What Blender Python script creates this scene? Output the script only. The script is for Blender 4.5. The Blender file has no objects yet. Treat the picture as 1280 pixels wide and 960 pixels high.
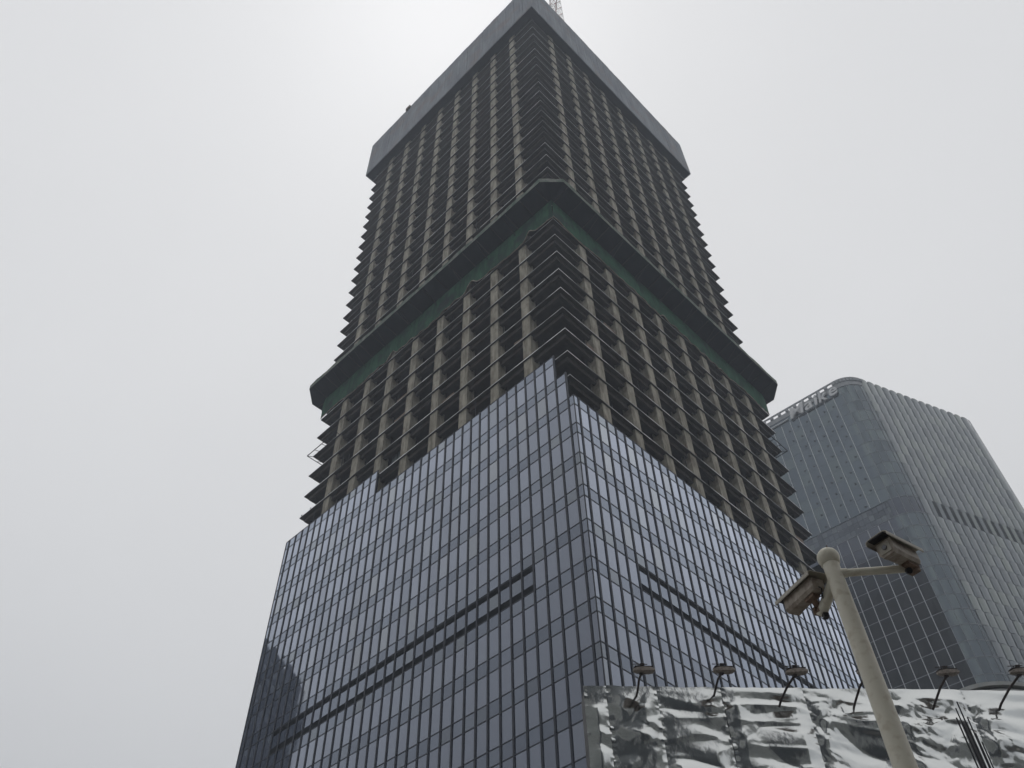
import bpy, math, random
from mathutils import Vector, Matrix

random.seed(7)
R = math.radians
scene = bpy.context.scene
COL = scene.collection

# ----------------------------------------------------------------- materials
def new_mat(name):
    m = bpy.data.materials.new(name)
    m.use_nodes = True
    nt = m.node_tree
    b = nt.nodes['Principled BSDF']
    return m, nt, b

def set_in(b, name, v):
    if name in b.inputs:
        b.inputs[name].default_value = v

def rgba(c):
    return (c[0], c[1], c[2], 1.0)

def noisy(name, c1, c2, scale=1.0, rough=0.8, metal=0.0, detail=6.0, stretch=None,
          island=0.0, bump=0.0, rough_var=0.0, spec=0.3, c3=None, scale3=0.1, pos=False):
    """two-colour noise in object space, optional per-island brightness, optional bump"""
    m, nt, b = new_mat(name)
    N, L = nt.nodes, nt.links
    tc = N.new('ShaderNodeTexCoord')
    mp = N.new('ShaderNodeMapping')
    L.new(tc.outputs['Object'], mp.inputs['Vector'])
    if stretch:
        mp.inputs['Scale'].default_value = stretch
    if pos:
        gp = N.new('ShaderNodeNewGeometry')
        L.new(gp.outputs['Position'], mp.inputs['Vector'])
    no = N.new('ShaderNodeTexNoise')
    no.inputs['Scale'].default_value = scale
    no.inputs['Detail'].default_value = detail
    no.inputs['Roughness'].default_value = 0.62
    L.new(mp.outputs['Vector'], no.inputs['Vector'])
    ra = N.new('ShaderNodeValToRGB')
    ra.color_ramp.elements[0].position = 0.36
    ra.color_ramp.elements[1].position = 0.64
    ra.color_ramp.elements[0].color = rgba(c1)
    ra.color_ramp.elements[1].color = rgba(c2)
    L.new(no.outputs['Fac'], ra.inputs['Fac'])
    out = ra.outputs['Color']
    if c3 is not None:
        n3 = N.new('ShaderNodeTexNoise')
        n3.inputs['Scale'].default_value = scale3
        n3.inputs['Detail'].default_value = 5.0
        L.new(tc.outputs['Object'], n3.inputs['Vector'])
        r3 = N.new('ShaderNodeValToRGB')
        r3.color_ramp.elements[0].position = 0.52
        r3.color_ramp.elements[1].position = 0.68
        r3.color_ramp.elements[0].color = (0, 0, 0, 1)
        r3.color_ramp.elements[1].color = (1, 1, 1, 1)
        L.new(n3.outputs['Fac'], r3.inputs['Fac'])
        mx = N.new('ShaderNodeMixRGB')
        L.new(r3.outputs['Color'], mx.inputs['Fac'])
        L.new(out, mx.inputs['Color1'])
        mx.inputs['Color2'].default_value = rgba(c3)
        out = mx.outputs['Color']
    if island > 0:
        ge = N.new('ShaderNodeNewGeometry')
        mr = N.new('ShaderNodeMapRange')
        mr.inputs['To Min'].default_value = 1.0 - island
        mr.inputs['To Max'].default_value = 1.0 + island
        L.new(ge.outputs['Random Per Island'], mr.inputs['Value'])
        mu = N.new('ShaderNodeVectorMath')
        mu.operation = 'SCALE'
        L.new(out, mu.inputs[0])
        L.new(mr.outputs['Result'], mu.inputs['Scale'])
        out = mu.outputs['Vector']
    L.new(out, b.inputs['Base Color'])
    b.inputs['Roughness'].default_value = rough
    if rough_var > 0:
        mr2 = N.new('ShaderNodeMapRange')
        mr2.inputs['To Min'].default_value = max(0.02, rough - rough_var)
        mr2.inputs['To Max'].default_value = rough + rough_var
        L.new(no.outputs['Fac'], mr2.inputs['Value'])
        L.new(mr2.outputs['Result'], b.inputs['Roughness'])
    b.inputs['Metallic'].default_value = metal
    set_in(b, 'Specular IOR Level', spec)
    if bump > 0:
        bp = N.new('ShaderNodeBump')
        bp.inputs['Strength'].default_value = bump
        bp.inputs['Distance'].default_value = 0.05
        L.new(no.outputs['Fac'], bp.inputs['Height'])
        L.new(bp.outputs['Normal'], b.inputs['Normal'])
    return m

def glass_mat(name, f0, island=0.12, rough=0.03, tint2=None, wav=0.0):
    """coated facade glass: dark body, mirror reflection f0, each pane a little different"""
    m, nt, b = new_mat(name)
    N, L = nt.nodes, nt.links
    ge = N.new('ShaderNodeNewGeometry')
    ra = N.new('ShaderNodeValToRGB')
    ra.color_ramp.interpolation = 'LINEAR'
    e = ra.color_ramp.elements
    t2 = tint2 or (f0[0] * 1.03, f0[1] * 1.03, f0[2] * 0.92)
    e[0].position = 0.0
    e[0].color = rgba([v * (1 - island) for v in f0])
    e[1].position = 1.0
    e[1].color = rgba([v * (1 + island) for v in t2])
    mid = e.new(0.5)
    mid.color = rgba(f0)
    L.new(ge.outputs['Random Per Island'], ra.inputs['Fac'])
    L.new(ra.outputs['Color'], b.inputs['Base Color'])
    b.inputs['Metallic'].default_value = 1.0
    b.inputs['Roughness'].default_value = rough
    if wav > 0:
        tc = N.new('ShaderNodeTexCoord')
        no = N.new('ShaderNodeTexNoise')
        no.inputs['Scale'].default_value = 0.7
        no.inputs['Detail'].default_value = 1.5
        L.new(tc.outputs['Object'], no.inputs['Vector'])
        bp = N.new('ShaderNodeBump')
        bp.inputs['Strength'].default_value = wav
        bp.inputs['Distance'].default_value = 0.02
        L.new(no.outputs['Fac'], bp.inputs['Height'])
        L.new(bp.outputs['Normal'], b.inputs['Normal'])
    return m

def fresnel_glass(name, tint, gain, island=0.08, rough=0.03, body=(0.006, 0.009, 0.022), wav=0.1, tint2=None):
    """double glazing: Fresnel mirror of several glass surfaces over a dark blue body, each pane a little different"""
    m, nt, b = new_mat(name)
    N, L = nt.nodes, nt.links
    fr = N.new('ShaderNodeFresnel'); fr.inputs['IOR'].default_value = 1.39
    ge = N.new('ShaderNodeNewGeometry')
    mr = N.new('ShaderNodeMapRange')
    mr.inputs['To Min'].default_value = gain * (1 - island); mr.inputs['To Max'].default_value = gain * (1 + island)
    L.new(ge.outputs['Random Per Island'], mr.inputs['Value'])
    mu = N.new('ShaderNodeMath'); mu.operation = 'MULTIPLY'; mu.use_clamp = True
    L.new(fr.outputs['Fac'], mu.inputs[0]); L.new(mr.outputs['Result'], mu.inputs[1])
    # a few panes are a shade warmer
    wn = N.new('ShaderNodeMath'); wn.operation = 'MULTIPLY'; wn.inputs[1].default_value = 7.31
    L.new(ge.outputs['Random Per Island'], wn.inputs[0])
    fc = N.new('ShaderNodeMath'); fc.operation = 'FRACT'
    L.new(wn.outputs['Value'], fc.inputs[0])
    cr = N.new('ShaderNodeValToRGB')
    t2 = tint2 or (tint[0] * 1.05, tint[1] * 1.03, tint[2] * 0.95)
    cr.color_ramp.elements[0].position = 0.80; cr.color_ramp.elements[0].color = rgba(tint)
    cr.color_ramp.elements[1].position = 1.0; cr.color_ramp.elements[1].color = rgba(t2)
    L.new(fc.outputs['Value'], cr.inputs['Fac'])
    sc = N.new('ShaderNodeVectorMath'); sc.operation = 'SCALE'
    L.new(cr.outputs['Color'], sc.inputs[0]); L.new(mu.outputs['Value'], sc.inputs['Scale'])
    gs = N.new('ShaderNodeBsdfGlossy'); gs.inputs['Roughness'].default_value = rough
    L.new(sc.outputs['Vector'], gs.inputs['Color'])
    df = N.new('ShaderNodeBsdfDiffuse'); df.inputs['Color'].default_value = rgba(body)
    ad = N.new('ShaderNodeAddShader')
    L.new(gs.outputs['BSDF'], ad.inputs[0]); L.new(df.outputs['BSDF'], ad.inputs[1])
    out = N['Material Output']
    L.new(ad.outputs['Shader'], out.inputs['Surface'])
    if wav > 0:
        tc = N.new('ShaderNodeTexCoord')
        no = N.new('ShaderNodeTexNoise'); no.inputs['Scale'].default_value = 0.7; no.inputs['Detail'].default_value = 1.5
        L.new(tc.outputs['Object'], no.inputs['Vector'])
        bp = N.new('ShaderNodeBump'); bp.inputs['Strength'].default_value = wav; bp.inputs['Distance'].default_value = 0.02
        L.new(no.outputs['Fac'], bp.inputs['Height'])
        L.new(bp.outputs['Normal'], gs.inputs['Normal'])
    return m

M = {}
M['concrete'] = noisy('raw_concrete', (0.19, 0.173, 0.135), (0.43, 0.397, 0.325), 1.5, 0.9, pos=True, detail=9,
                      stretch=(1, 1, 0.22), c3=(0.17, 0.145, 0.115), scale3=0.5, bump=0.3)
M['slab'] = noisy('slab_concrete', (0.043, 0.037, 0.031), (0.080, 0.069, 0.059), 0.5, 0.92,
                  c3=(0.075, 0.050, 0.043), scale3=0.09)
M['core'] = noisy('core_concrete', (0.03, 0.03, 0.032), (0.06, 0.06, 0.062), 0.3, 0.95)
M['galv'] = noisy('galvanised_angle', (0.08, 0.08, 0.08), (0.82, 0.83, 0.84), 0.22, 0.34, metal=1.0, detail=2.0, pos=True)
M['mull'] = noisy('dark_aluminium', (0.010, 0.014, 0.024), (0.018, 0.023, 0.036), 2.0, 0.5, spec=0.3)
M['louver'] = noisy('black_louver', (0.004, 0.005, 0.007), (0.008, 0.009, 0.012), 4.0, 0.8, spec=0.05)
M['vision'] = fresnel_glass('vision_glass', (0.80, 0.865, 1.0), 4.5, 0.10)
M['spandrel'] = fresnel_glass('spandrel_glass', (0.76, 0.84, 0.98), 3.7, 0.12, rough=0.05)
M['backing'] = noisy('dark_backing', (0.012, 0.013, 0.016), (0.02, 0.021, 0.025), 0.5, 0.9)
M['screen'] = noisy('weathered_steel_screen', (0.17, 0.185, 0.21), (0.25, 0.27, 0.295), 0.35, 0.7, metal=0.1,
                    stretch=(1, 1, 0.3), island=0.09, c3=(0.22, 0.20, 0.20), scale3=0.22)
M['deck'] = noisy('dark_scaffold_deck', (0.009, 0.010, 0.017), (0.017, 0.019, 0.030), 0.6, 0.9)
M['rim'] = noisy('dusty_green_rim_net', (0.06, 0.10, 0.075), (0.22, 0.23, 0.20), 0.9, 0.9, stretch=(1, 1, 0.6))
M['net'] = noisy('green_safety_net', (0.009, 0.046, 0.026), (0.028, 0.115, 0.060), 1.1, 0.85, stretch=(1, 1, 0.25),
                 c3=(0.014, 0.030, 0.027), scale3=0.30)
M['hem'] = noisy('dusty_net_hem', (0.22, 0.17, 0.14), (0.56, 0.48, 0.41), 0.8, 0.9)
M['steel_dark'] = noisy('dark_steel_tube', (0.02, 0.02, 0.022), (0.04, 0.04, 0.045), 6.0, 0.6)
M['crane_white'] = noisy('crane_paint', (0.5, 0.5, 0.47), (0.66, 0.65, 0.62), 2.0, 0.5)
M['crane_red'] = noisy('crane_red_paint', (0.42, 0.09, 0.08), (0.5, 0.14, 0.11), 2.0, 0.5)
# second tower
M['b2_left'] = glass_mat('blue_grey_glass', (0.074, 0.092, 0.110), 0.12, 0.08, wav=0.2)
M['b2_low'] = glass_mat('dark_blue_glass', (0.055, 0.062, 0.08), 0.16, 0.08, wav=0.15)
M['b2_band'] = glass_mat('plant_floor_glass', (0.066, 0.076, 0.092), 0.35, 0.12, wav=0.3)
M['b2_corner'] = glass_mat('curved_corner_glass', (0.08, 0.098, 0.112), 0.30, 0.10, wav=0.5)
M['b2_right'] = glass_mat('pale_ribbed_glass', (0.140, 0.154, 0.164), 0.20, 0.14, wav=0.35)
M['b2_joint'] = noisy('dark_joint', (0.042, 0.048, 0.054), (0.066, 0.072, 0.08), 1.0, 0.6)
M['b2_fin'] = noisy('pale_fin', (0.42, 0.44, 0.46), (0.52, 0.54, 0.55), 0.2, 0.45)
M['b2_transom'] = noisy('grey_transom', (0.15, 0.16, 0.18), (0.20, 0.21, 0.23), 0.3, 0.5)
M['b2_frame'] = noisy('roof_screen_frame', (0.20, 0.21, 0.225), (0.28, 0.29, 0.30), 0.5, 0.5)
M['letter'] = noisy('sign_letter_white', (0.50, 0.51, 0.52), (0.60, 0.60, 0.60), 0.5, 0.5)
# foreground
M['foil'] = None
M['pole'] = noisy('cream_pole_paint', (0.54, 0.515, 0.425), (0.61, 0.58, 0.485), 6.0, 0.45, detail=8,
                  c3=(0.47, 0.43, 0.34), scale3=14.0, stretch=(1, 1, 0.35))
M['housing'] = noisy('aged_cream_housing', (0.24, 0.205, 0.165), (0.36, 0.315, 0.26), 14.0, 0.5, c3=(0.15, 0.11, 0.09), scale3=12.0)
M['shield'] = noisy('sunshield_paint', (0.30, 0.28, 0.23), (0.40, 0.37, 0.31), 12.0, 0.5)
M['black'] = noisy('black_plastic', (0.010, 0.010, 0.011), (0.02, 0.02, 0.022), 20.0, 0.4)
M['lens'] = noisy('lens_glass', (0.01, 0.01, 0.012), (0.015, 0.015, 0.018), 5.0, 0.08, spec=0.8)
M['rust'] = noisy('rusty_brown_metal', (0.10, 0.065, 0.045), (0.20, 0.14, 0.10), 18.0, 0.75)
M['lamp_head'] = noisy('weathered_lamp_head', (0.18, 0.155, 0.135), (0.32, 0.28, 0.245), 16.0, 0.6)
M['lamp_arm'] = noisy('dark_lamp_arm', (0.028, 0.022, 0.022), (0.06, 0.046, 0.042), 20.0, 0.6)
M['rod'] = noisy('dark_rod', (0.022, 0.022, 0.026), (0.05, 0.05, 0.055), 15.0, 0.55)
M['strip'] = noisy('grey_strip', (0.12, 0.12, 0.13), (0.20, 0.20, 0.21), 10.0, 0.6)
M['board'] = noisy('hoarding_board', (0.10, 0.10, 0.10), (0.16, 0.16, 0.16), 1.0, 0.8)
M['arch'] = noisy('pale_arch_metal', (0.30, 0.31, 0.30), (0.42, 0.43, 0.42), 0.8, 0.5)
M['arch_dark'] = noisy('arch_dark_glass', (0.05, 0.055, 0.06), (0.08, 0.085, 0.09), 0.5, 0.3)  # plain dark glass filling the gable under the arch
M['asphalt'] = noisy('asphalt', (0.04, 0.04, 0.042), (0.06, 0.06, 0.06), 2.0, 0.9)
M['paving'] = noisy('pale_paving', (0.17, 0.165, 0.155), (0.24, 0.23, 0.22), 1.2, 0.9)
M['stone_grey'] = noisy('grey_green_cladding', (0.40, 0.42, 0.405), (0.52, 0.54, 0.52), 0.15, 0.6)
M['window_dark'] = glass_mat('window_band', (0.10, 0.11, 0.12), 0.3, 0.1)
M['dark_facade'] = noisy('dark_stone_facade', (0.08, 0.09, 0.105), (0.13, 0.14, 0.155), 0.12, 0.6)

# crinkled foil: metal with a fine wrinkle bump on top of the modelled creases
m, nt, b = new_mat('crinkled_silver_foil')
N, L = nt.nodes, nt.links
tc = N.new('ShaderNodeTexCoord')
no = N.new('ShaderNodeTexNoise')
no.inputs['Scale'].default_value = 6.5
no.inputs['Detail'].default_value = 4.0
no.inputs['Roughness'].default_value = 0.55
L.new(tc.outputs['Object'], no.inputs['Vector'])
bp = N.new('ShaderNodeBump')
bp.inputs['Strength'].default_value = 0.09
bp.inputs['Distance'].default_value = 0.05
L.new(no.outputs['Fac'], bp.inputs['Height'])
L.new(bp.outputs['Normal'], b.inputs['Normal'])
b.inputs['Base Color'].default_value = (0.70, 0.71, 0.69, 1)
b.inputs['Metallic'].default_value = 1.0
b.inputs['Roughness'].default_value = 0.13
M['foil'] = m

# ----------------------------------------------------------------- mesh helpers
class MB:
    def __init__(self):
        self.v, self.f = [], []

    def quad(self, *p):
        n = len(self.v)
        self.v += [tuple(q) for q in p]
        self.f.append(tuple(range(n, n + len(p))))

    def box(self, x0, x1, y0, y1, z0, z1):
        n = len(self.v)
        self.v += [(x0, y0, z0), (x1, y0, z0), (x1, y1, z0), (x0, y1, z0),
                   (x0, y0, z1), (x1, y0, z1), (x1, y1, z1), (x0, y1, z1)]
        for a in ((3, 2, 1, 0), (4, 5, 6, 7), (0, 1, 5, 4), (1, 2, 6, 5), (2, 3, 7, 6), (3, 0, 4, 7)):
            self.f.append(tuple(n + i for i in a))

    def obox(self, c, ax, ay, az, hx, hy, hz):
        """oriented box: centre, three unit axes, half sizes"""
        c, ax, ay, az = Vector(c), Vector(ax), Vector(ay), Vector(az)
        n = len(self.v)
        for sz in (-1, 1):
            for sx, sy in ((-1, -1), (1, -1), (1, 1), (-1, 1)):
                self.v.append(tuple(c + ax * hx * sx + ay * hy * sy + az * hz * sz))
        for a in ((3, 2, 1, 0), (4, 5, 6, 7), (0, 1, 5, 4), (1, 2, 6, 5), (2, 3, 7, 6), (3, 0, 4, 7)):
            self.f.append(tuple(n + i for i in a))

    def tube(self, p0, p1, r0, r1=None, seg=10, caps=True):
        r1 = r0 if r1 is None else r1
        p0, p1 = Vector(p0), Vector(p1)
        d = (p1 - p0).normalized()
        a = d.orthogonal().normalized()
        c = d.cross(a)
        n = len(self.v)
        for p, r in ((p0, r0), (p1, r1)):
            for i in range(seg):
                t = 2 * math.pi * i / seg
                self.v.append(tuple(p + (a * math.cos(t) + c * math.sin(t)) * r))
        for i in range(seg):
            j = (i + 1) % seg
            self.f.append((n + i, n + j, n + seg + j, n + seg + i))
        if caps:
            self.f.append(tuple(n + i for i in reversed(range(seg))))
            self.f.append(tuple(n + seg + i for i in range(seg)))

    def path(self, pts, r, seg=8):
        for a, c in zip(pts[:-1], pts[1:]):
            self.tube(a, c, r, r, seg)

    def lathe(self, c, prof, seg=24):
        n = len(self.v)
        for r, z in prof:
            for i in range(seg):
                t = 2 * math.pi * i / seg
                self.v.append((c[0] + r * math.cos(t), c[1] + r * math.sin(t), c[2] + z))
        for k in range(len(prof) - 1):
            for i in range(seg):
                j = (i + 1) % seg
                self.f.append((n + k * seg + i, n + k * seg + j, n + (k + 1) * seg + j, n + (k + 1) * seg + i))
        self.f.append(tuple(n + i for i in reversed(range(seg))))
        self.f.append(tuple(n + (len(prof) - 1) * seg + i for i in range(seg)))

    def mesh(self, name, mat, smooth=False):
        me = bpy.data.meshes.new(name)
        me.from_pydata(self.v, [], self.f)
        me.materials.append(mat)
        if smooth:
            me.polygons.foreach_set('use_smooth', [True] * len(me.polygons))
        me.update()
        return me

    def build(self, name, mat, parent=None, smooth=False):
        return link(name, self.mesh(name, mat, smooth), parent)

def link(name, data, parent=None):
    o = bpy.data.objects.new(name, data)
    COL.objects.link(o)
    if parent is not None:
        o.parent = parent
    return o

def tag(o, label=None, cat=None, group=None, kind=None):
    if label: o['label'] = label
    if cat: o['category'] = cat
    if group: o['group'] = group
    if kind: o['kind'] = kind
    return o

def thing(name, label, cat, loc=(0, 0, 0), rz=0.0, group=None):
    o = link(name, None)
    o.location = loc
    o.rotation_euler = (0, 0, rz)
    return tag(o, label, cat, group)

def shade_auto(o, ang=40):
    me = o.data
    me.polygons.foreach_set('use_smooth', [True] * len(me.polygons))
    try:
        me.set_sharp_from_angle(angle=R(ang))
    except Exception:
        pass

# ================================================================= ground
g = MB(); g.quad((-700, -700, 0), (700, -700, 0), (700, 700, 0), (-700, 700, 0))
tag(g.build('ground', M['asphalt']), kind='structure')
g = MB(); g.box(-60, 70, -3.5, 160, -0.3, 0.13)
tag(g.build('pavement', M['paving']), kind='structure')

# ================================================================= the unfinished tower
TX, TY = 7.744, 59.442          # near corner of the glass skin
ZK = 67.303                     # world height of the storey line k = 0
H = 4.2                         # storey
PW = 1.465                      # width of one glass bay
NB = 36                         # bays on a face (half bays at both ends)
W = PW * NB
INS = 0.72                      # slab edge behind the glass plane

tower = thing('unfinished_skyscraper',
              'tall skyscraper under construction, bare concrete floors above a blue grey glass skin',
              'skyscraper', (TX, TY, 0), R(45))
# local frame: x runs along the right face, y along the left face, both away from the near corner

# ---- floor slabs
slab_z = [ZK + 8.743 + H * j for j in range(-2, 9)]
slab_z += [ZK + 46.05, ZK + 49.85, ZK + 53.68]
slab_z += [ZK + 57.88 + H * n for n in range(0, 19)]
colc = [W / 2 + 5.58 * (i - 3.5) for i in range(8)]
COLI = 0.92                     # column front face behind the glass plane
COLW, COLD = 1.36, 1.25
sl = MB()
a0, a1 = INS, W - INS
sl.box(a0, a1, a0, a1, -0.15, 0.0)
# perimeter beams between the columns, then beams running in to the core
bi = COLI + 0.35
for (x0, x1, y0, y1) in ((bi, bi + 0.45, bi + 0.46, W - bi - 0.46), (W - bi - 0.45, W - bi, bi + 0.46, W - bi - 0.46)):
    sl.box(x0, x1, y0, y1, -0.78, -0.152)
for (x0, x1, y0, y1) in ((bi, W - bi, bi, bi + 0.45), (bi, W - bi, W - bi - 0.45, W - bi)):
    sl.box(x0, x1, y0, y1, -0.785, -0.153)
for c in colc:
    sl.box(c - 0.22, c + 0.22, bi + 0.47, 15.0, -0.62, -0.154)
    sl.box(c - 0.22, c + 0.22, W - 15.0, W - bi - 0.47, -0.62, -0.154)
    if 15.4 < c < W - 15.4 or True:
        sl.box(bi + 0.47, 15.0, c - 0.215, c + 0.215, -0.61, -0.156)
        sl.box(W - 15.0, W - bi - 0.47, c - 0.215, c + 0.215, -0.61, -0.156)
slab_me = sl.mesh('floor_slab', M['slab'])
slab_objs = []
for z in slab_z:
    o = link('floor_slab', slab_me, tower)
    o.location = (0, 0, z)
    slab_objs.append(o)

# ---- steel edge angle round the two visible sides, bright where it is clean: one piece, a sub-part of each slab
e = MB()
za_, zb_ = -0.10, -0.025
ring_o = [(a0 - 0.022, a1), (a0 - 0.022, a0 - 0.022), (a1, a0 - 0.022)]
ring_i = [(a0 - 0.004, a1), (a0 - 0.004, a0 - 0.004), (a1, a0 - 0.004)]
for p in ring_o: e.v += [(*p, za_), (*p, zb_)]
for p in ring_i: e.v += [(*p, za_), (*p, zb_)]
for i in (0, 1):
    o_, n_ = 2 * i, 6 + 2 * i
    e.f += [(o_, o_ + 2, o_ + 3, o_ + 1), (n_ + 2, n_, n_ + 1, n_ + 3), (o_ + 1, o_ + 3, n_ + 3, n_ + 1), (o_ + 2, o_, n_, n_ + 2)]
e.f += [(0, 1, 7, 6), (4, 10, 11, 5)]
edge_me = e.mesh('edge_angle', M['galv'])
for o in slab_objs:
    link('edge_angle', edge_me, o)

# ---- columns (continuous), two visible sides and the two behind
zc0, zc1 = ZK - 8.0, ZK + 133.2
cm = MB()
cm.box(-COLW / 2, COLW / 2, 0, COLD, zc0, zc1)
col_me = cm.mesh('column', M['concrete'])
for c in colc:
    for (x, y, rz) in ((c, COLI, 0), (COLI, c, -90), (c, W - COLI, 180), (W - COLI, c, 90)):
        o = link('column', col_me, tower)
        o.location = (x, y, 0.001 * c)
        o.rotation_euler = (0, 0, R(rz))

# ---- core walls
k = MB()
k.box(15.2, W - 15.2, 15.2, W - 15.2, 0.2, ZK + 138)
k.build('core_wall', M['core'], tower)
# infill block walls on some floors, set back from the edge
iw = MB()
for z0, z1 in zip(slab_z[:-1], slab_z[1:]):
    for side in (0, 1):
        for i in range(7):
            if random.random() < 0.13:
                x0 = colc[i] + 0.8; x1 = colc[i + 1] - 0.8
                d = 3.4
                top = z1 - 0.8 if random.random() < 0.6 else z0 + 1.3
                if side: iw.box(x0, x1, d, d + 0.2, z0 + 0.004, top)
                else: iw.box(d, d + 0.2, x0, x1, z0 + 0.004, top)
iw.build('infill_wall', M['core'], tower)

# ---- shoring props, formwork boards and sheets left on the open floors
pm = MB(); pm.tube((0, 0, 0.004), (0, 0, 4.04), 0.055, 0.04, 6); prop_me = pm.mesh('prop', M['steel_dark'])
fm = MB(); fm.box(-1.2, 1.2, -0.04, 0.04, 0.01, 1.25); form_me = fm.mesh('formwork_board', M['rust'])
M['tarp'] = noisy('faded_sheet', (0.10, 0.12, 0.13), (0.20, 0.22, 0.22), 0.8, 0.9)
tm = MB(); tm.box(-1.9, 1.9, -0.02, 0.02, 0.3, 3.9); tarp_me = tm.mesh('hanging_sheet', M['tarp'])
open_floors = [i for i, z in enumerate(slab_z[:-1]) if 4.15 < slab_z[i + 1] - z < 4.25]
def drop(name, me, cnt, dmin, dmax):
    for q in range(cnt):
        fl_ = random.choice(open_floors)
        d_ = random.uniform(dmin, dmax); t_ = random.uniform(3, W - 4)
        o = link(name, me, tower)
        if random.random() < 0.5: o.location = (d_, t_, slab_z[fl_]); o.rotation_euler = (0, 0, R(90 + random.uniform(-6, 6)))
        else: o.location = (t_, d_, slab_z[fl_]); o.rotation_euler = (0, 0, R(random.uniform(-6, 6)))
drop('prop', prop_me, 90, 1.0, 2.6)
drop('formwork_board', form_me, 34, 1.0, 1.3)
drop('hanging_sheet', tarp_me, 16, 2.0, 2.6)

# ---- curtain wall
def face_pt(face, t, d, z):
    """t along the face from the near corner, d outwards from the glass plane"""
    if face == 0: return (-d, t, z)          # left face
    if face == 1: return (t, -d, z)          # right face
    if face == 2: return (W + d, t, z)
    return (t, W + d, z)

def fbox(mb, face, t0, t1, d0, d1, z0, z1):
    p, q = face_pt(face, t0, d0, z0), face_pt(face, t1, d1, z1)
    mb.box(min(p[0], q[0]), max(p[0], q[0]), min(p[1], q[1]), max(p[1], q[1]), z0, z1)

edges = [0.0] + [PW * (i + 0.5) for i in range(NB)] + [W]
def top_k(face, i):
    if face == 0:
        if i == 0: return -1
        if i == 1: return -2
        if i <= 22: return -3
        return -4
    if face == 1: return -1
    return -3
KLOW = 15

# camera used to rank panes by how large they show
CAM = Vector((0, 0, 1.6))
CR = Vector((0.9998274195498839, -0.0028567363898787668, -0.018356747354024032))
CU = Vector((0.00952201422976168, -0.7696419206701154 * -1, 0.0))
CU = Vector((0.00952201422976168, -0.7696419206701154, 0.6384047659535635))
CF = Vector((0.015951876417178695, 0.638469382981216, 0.7694818936364627))
FPX = 1121.09
c45 = math.cos(R(45))
def to_world(p):
    return Vector((TX + c45 * (p[0] - p[1]), TY + c45 * (p[0] + p[1]), p[2]))
def screen(p):
    q = p - CAM
    zz = q.dot(CF)
    return 640 + FPX * q.dot(CR) / zz, 480 - FPX * q.dot(CU) / zz

pane_rank = []
LV = (3, 4)   # storey with the louvre strips
LZ = [(-13.86, -14.62), (-16.08, -16.82)]
face_names = ('left', 'right', 'back', 'rear')
for face in range(4):
    fr = MB()
    # mullion caps
    for i, t in enumerate(edges):
        ka = top_k(face, min(i, NB)); kb = top_k(face, max(i - 1, 0))
        zt = ZK - H * min(ka, kb)
        if i == 0 or i == NB + 1:
            fbox(fr, face, t - 0.035 if i else t - 0.05, t + 0.05 if i else t + 0.035, -0.01, 0.05, 0.3, zt)
        else:
            fbox(fr, face, t - 0.095, t + 0.095, -0.05, 0.085, 0.3, zt)
    # transoms, butted between mullions
    vis, spn = MB(), MB()
    for i in range(NB + 1):
        t0, t1 = edges[i] + (0.096 if i else 0.05), edges[i + 1] - (0.096 if i < NB else 0.05)
        for kk in range(top_k(face, i), KLOW + 1):
            zt = ZK - H * kk
            if zt < 1: continue
            for zz in (zt, zt - 1.40):
                fbox(fr, face, t0, t1, -0.03, 0.035, zz - 0.045, zz + 0.045)
            # panes
            rows = [(zt - 1.36, zt - 0.04, spn, False), (max(0.4, zt - H + 0.04), zt - 1.44, vis, True)]
            if kk == 3 and 4.4 < edges[i] / PW < 31.4 and face < 2:
                rows = [(zt - 1.30, zt - 0.04, spn, False), (zt - 3.50, zt - 2.02, spn, False)]
            for (za, zb, mb, isv) in rows:
                tl = random.gauss(0, 0.0018) * (zb - za)
                tw = random.gauss(0, 0.0018) * (t1 - t0)
                d = 0.0
                pts = [face_pt(face, t0, d + tw, za), face_pt(face, t1, d - tw, za),
                       face_pt(face, t1, d - tw + tl, zb), face_pt(face, t0, d + tw + tl, zb)]
                if face in (0, 3): pts = pts[::-1]
                if face == 0: pts = pts
                if face < 2 and isv:
                    s = [screen(to_world(p)) for p in pts]
                    ar = 0
                    for a, c in zip(s, s[1:] + s[:1]):
                        ar += a[0] * c[1] - a[1] * c[0]
                    ok = all(0 < p[0] < 1280 and 0 < p[1] < (958 if p[0] < 726 else 858) for p in s)
                    pane_rank.append((abs(ar) if ok else 0, face, pts))
                else:
                    mb.quad(*pts)
    cw = fr.build('curtain_wall', M['mull'], tower)
    fr_obj = cw
    if face == 0: cw0 = cw
    if face == 1: cw1 = cw
    spn.build('spandrel_glass', M['spandrel'], cw)['kind'] = 'stuff'
    if face >= 2:
        vis.build('glass_panes', M['vision'], cw)['kind'] = 'stuff'
    # dark backing behind the glass
    bk = MB()
    for i in range(NB + 1):
        fbox(bk, face, edges[i] + (0.3 if i == 0 else 0), edges[i + 1] - (0.3 if i == NB else 0), -0.26, -0.2, 0.2,
             ZK - H * top_k(face, i) - 0.3)
    bk.build('backing_panel', M['backing'], cw)
    if face < 2:
        for za, zb in LZ:
            lv = MB()
            for i in range(5, 32):
                t0, t1 = edges[i] + 0.096, edges[i + 1] - 0.096
                fbox(lv, face, t0, t1, -0.06, 0.03, ZK + zb, ZK + za)
            lv.build('louver_strip', M['louver'], cw)

pane_rank.sort(key=lambda r: -r[0])
for ar, face, pts in pane_rank[:100]:
    q = MB(); q.quad(*pts)
    q.build('glass_pane', M['vision'], cw0 if face == 0 else cw1)
for face, cw in ((0, cw0), (1, cw1)):
    q = MB()
    for ar, f, pts in pane_rank[100:]:
        if f == face: q.quad(*pts)
    q.build('glass_panes', M['vision'], cw)['kind'] = 'stuff'

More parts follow.
